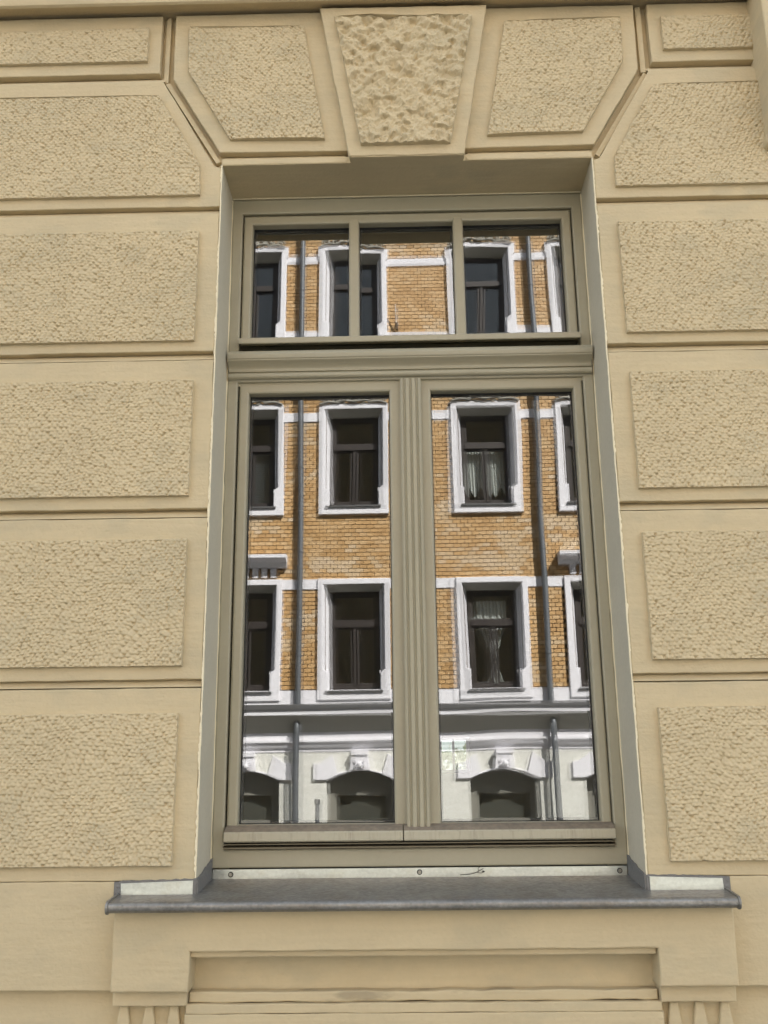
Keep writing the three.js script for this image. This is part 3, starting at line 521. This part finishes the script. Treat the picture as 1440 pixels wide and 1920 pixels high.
// downpipes
function downpipe(x) {
  const g = group('downpipe', opp), up = new THREE.CylinderGeometry(0.062, 0.062, 15.2 - 3.0, 20).translate(0, (15.2 + 3.0) / 2, P(0.15));
  part('pipe', [up, tube([[0, 2.70, P(0.10)], [0, 2.66, P(0.17)], [0, 2.55, P(0.22)], [0, 2.3, P(0.23)], [0, 0.8, P(0.23)], [0, GY + 0.12, P(0.23)]], 0.062, 60, 16)], M.pipe, g);
  for (const y of [12.3, 8.1, 6.2, 4.0]) part('bracket', [new THREE.CylinderGeometry(0.070, 0.070, 0.03, 16).translate(0, y, P(0.15)), box(-0.012, 0.012, y - 0.015, y + 0.015, P(0.15), ZF + 0.01)], M.pipe, g);
  for (const y of [1.9, 0.75]) part('bracket', [new THREE.CylinderGeometry(0.070, 0.070, 0.03, 16).translate(0, y, P(0.23)), box(-0.012, 0.012, y - 0.015, y + 0.015, P(0.23), P(0.03))], M.pipe, g);
  g.position.x = x; return g;
}
downpipe(-2.19); downpipe(2.99);
{ // small flag bracket beside a top-storey window
  const g = group('flag_bracket', opp); part('socket', new THREE.CylinderGeometry(0.03, 0.04, 0.14, 10).rotateX(-0.6).translate(-0.07, 11.48, P(0.09)), M.flashing, g); part('rod', tube([[-0.07, 11.5, P(0.10)], [-0.075, 11.72, P(0.17)], [-0.08, 11.95, P(0.24)]], 0.014, 8, 8), M.white, g);
}
// curtains and blind behind the panes (things that hang in the rooms)
function drape(name, x0, x1, y0, y1, folds, shapeFn, label, z = ZF + 0.40) {
  const nx = 60, ny = 20, g = new THREE.PlaneGeometry(1, 1, nx, ny), p = g.attributes.position;
  for (let i = 0; i < p.count; i++) { const u = p.getX(i) + 0.5, v = p.getY(i) + 0.5, [a, b, yb] = shapeFn(u, v); p.setXYZ(i, x0 + (x1 - x0) * (a + (b - a) * u), y0 + yb + (y1 - y0 - yb) * v, z + 0.022 * Math.sin(u * folds * Math.PI * 2 + v * 1.5) + 0.01 * Math.sin(u * 31 + v * 3)); }
  g.computeVertexNormals(); return tag(part(name, g, M.curtain, scene), label, 'curtain');
}
const tie = v => 0.5 - 0.32 * Math.abs(v - 0.45);
drape('lace_curtain', 1.40, 1.80, 7.62, 8.56, 6, (u, v) => [0, 1, (1 - v) * 0.10 * Math.sin(u * 9.4)], 'white scalloped lace curtain in a middle-storey window, on the side away from the downpipe');
drape('lace_curtain_001', 1.91, 2.29, 7.62, 8.56, 6, (u, v) => [0, 1, (1 - v) * 0.10 * Math.sin(u * 9.4 + 1)], 'white scalloped lace curtain in a middle-storey window, on the downpipe side');
drape('valance_curtain', 1.50, 2.20, 4.80, 5.18, 9, () => [0, 1, 0], 'short pale gathered curtain in the top light of a lower window');
drape('tied_curtain', 1.52, 2.16, 3.42, 4.62, 7, (u, v) => { const k = 0.10 + 0.9 * Math.pow(Math.abs(v - 0.42) / 0.58, 1.2); return [0.58 - 0.5 * k, 0.58 + 0.42 * k, 0]; }, 'pale curtain gathered and tied at its middle in a lower window');
{
  const b = group('venetian_blind', scene); tag(b, 'pale slatted blind half hidden at the edge of the pane, beside a downpipe', 'blind');
  for (let k = 0; k < 26; k++) part('slat', box(-3.80, -2.90, 7.36 + k * 0.045, 7.363 + k * 0.045, -0.018, 0.018).translate(0, 0, ZF + 0.36), M.slat, b);
  part('head_rail', box(-3.80, -2.90, 8.53, 8.57, ZF + 0.335, ZF + 0.385), M.slat, b);
}
{
  const p = group('street_post', scene); tag(p, 'slim grey post with a cap in front of the cream ground floor', 'post'); p.position.set(-1.74, GY + 0.12, P(0.55));
  part('pole', new THREE.CylinderGeometry(0.038, 0.042, 1.98, 16).translate(0, 0.99, 0), M.pipe, p); part('cap', new THREE.CylinderGeometry(0.05, 0.055, 0.09, 16).translate(0, 2.0, 0), M.flashing, p);
}
{ // a wisp of dry twig caught on the bright strip of the sill
  const t = group('dry_twig', scene); tag(t, 'thin dry twig caught on the bright metal strip under the window', 'twig'); t.position.set(0.155, 1.4635, -0.1735);
  part('stalk', tube([[-0.045, 0.0045, 0], [-0.02, 0.006, 0.001], [0.0, 0.011, 0.001], [0.018, 0.020, 0.0005]], 0.0009, 16, 6), M.brown, t);
  part('shoot', tube([[0.0, 0.011, 0.001], [0.012, 0.009, 0.002], [0.022, 0.013, 0.001]], 0.0008, 10, 6), M.brown, t);
  part('shoot', tube([[0.006, 0.014, 0.001], [0.004, 0.020, 0.001], [0.009, 0.025, 0.001]], 0.0008, 10, 6), M.brown, t);
  part('seed_head', new THREE.SphereGeometry(0.0034, 10, 8).scale(1, 0.7, 0.6).translate(0.018, 0.0125, 0.001), M.brown, t);
}
{ // courtyard shrub, glimpsed through the room
  const b = group('courtyard_shrub', scene); tag(b, 'leafy green shrub outside the small far window of the dim room', 'shrub'); b.position.set(0.5, GY - 0.02, -9.2);
  const st = []; for (let k = 0; k < 7; k++) { const a = k * 0.9; st.push(tube([[0, 0, 0], [0.25 * Math.cos(a), 1.2, 0.25 * Math.sin(a)], [0.6 * Math.cos(a), 2.5, 0.6 * Math.sin(a)]], 0.022, 10, 6)); }
  part('stem', st, M.brown, b).userData.kind = 'stuff';
  const lg = new THREE.BufferGeometry(); lg.setAttribute('position', new THREE.Float32BufferAttribute([0, 0, 0, 0.03, 0.05, 0.008, 0, 0.11, 0, -0.03, 0.05, 0.008], 3)); lg.setAttribute('uv', new THREE.Float32BufferAttribute([0, 0, 1, 0.5, 0, 1, 0, 0.5], 2)); lg.setIndex([0, 1, 2, 0, 2, 3]); lg.computeVertexNormals();
  const lv = new THREE.InstancedMesh(lg, phy({ color: lin(0.11, 0.17, 0.045), roughness: 0.7, transmission: 0.35, thickness: 0, side: THREE.DoubleSide }), 2600); lv.name = 'foliage'; lv.userData.kind = 'stuff';
  const m4 = new THREE.Matrix4(), q = new THREE.Quaternion(), e = new THREE.Euler();
  for (let k = 0; k < 2600; k++) { const a = rnd() * 6.283, y = 1.2 + rnd() * 1.75, r = 0.9 * Math.sqrt(rnd()) * (1 - Math.pow(Math.abs(y - 2.0) / 1.1, 2) * 0.7); e.set(rnd() * 3, rnd() * 6, rnd() * 3); q.setFromEuler(e); const s = 0.7 + rnd() * 0.7; m4.compose(new THREE.Vector3(r * Math.cos(a), y, r * Math.sin(a)), q, new THREE.Vector3(s, s, s)); lv.setMatrixAt(k, m4); }
  b.add(lv);
}
renderer.render(scene, camera);
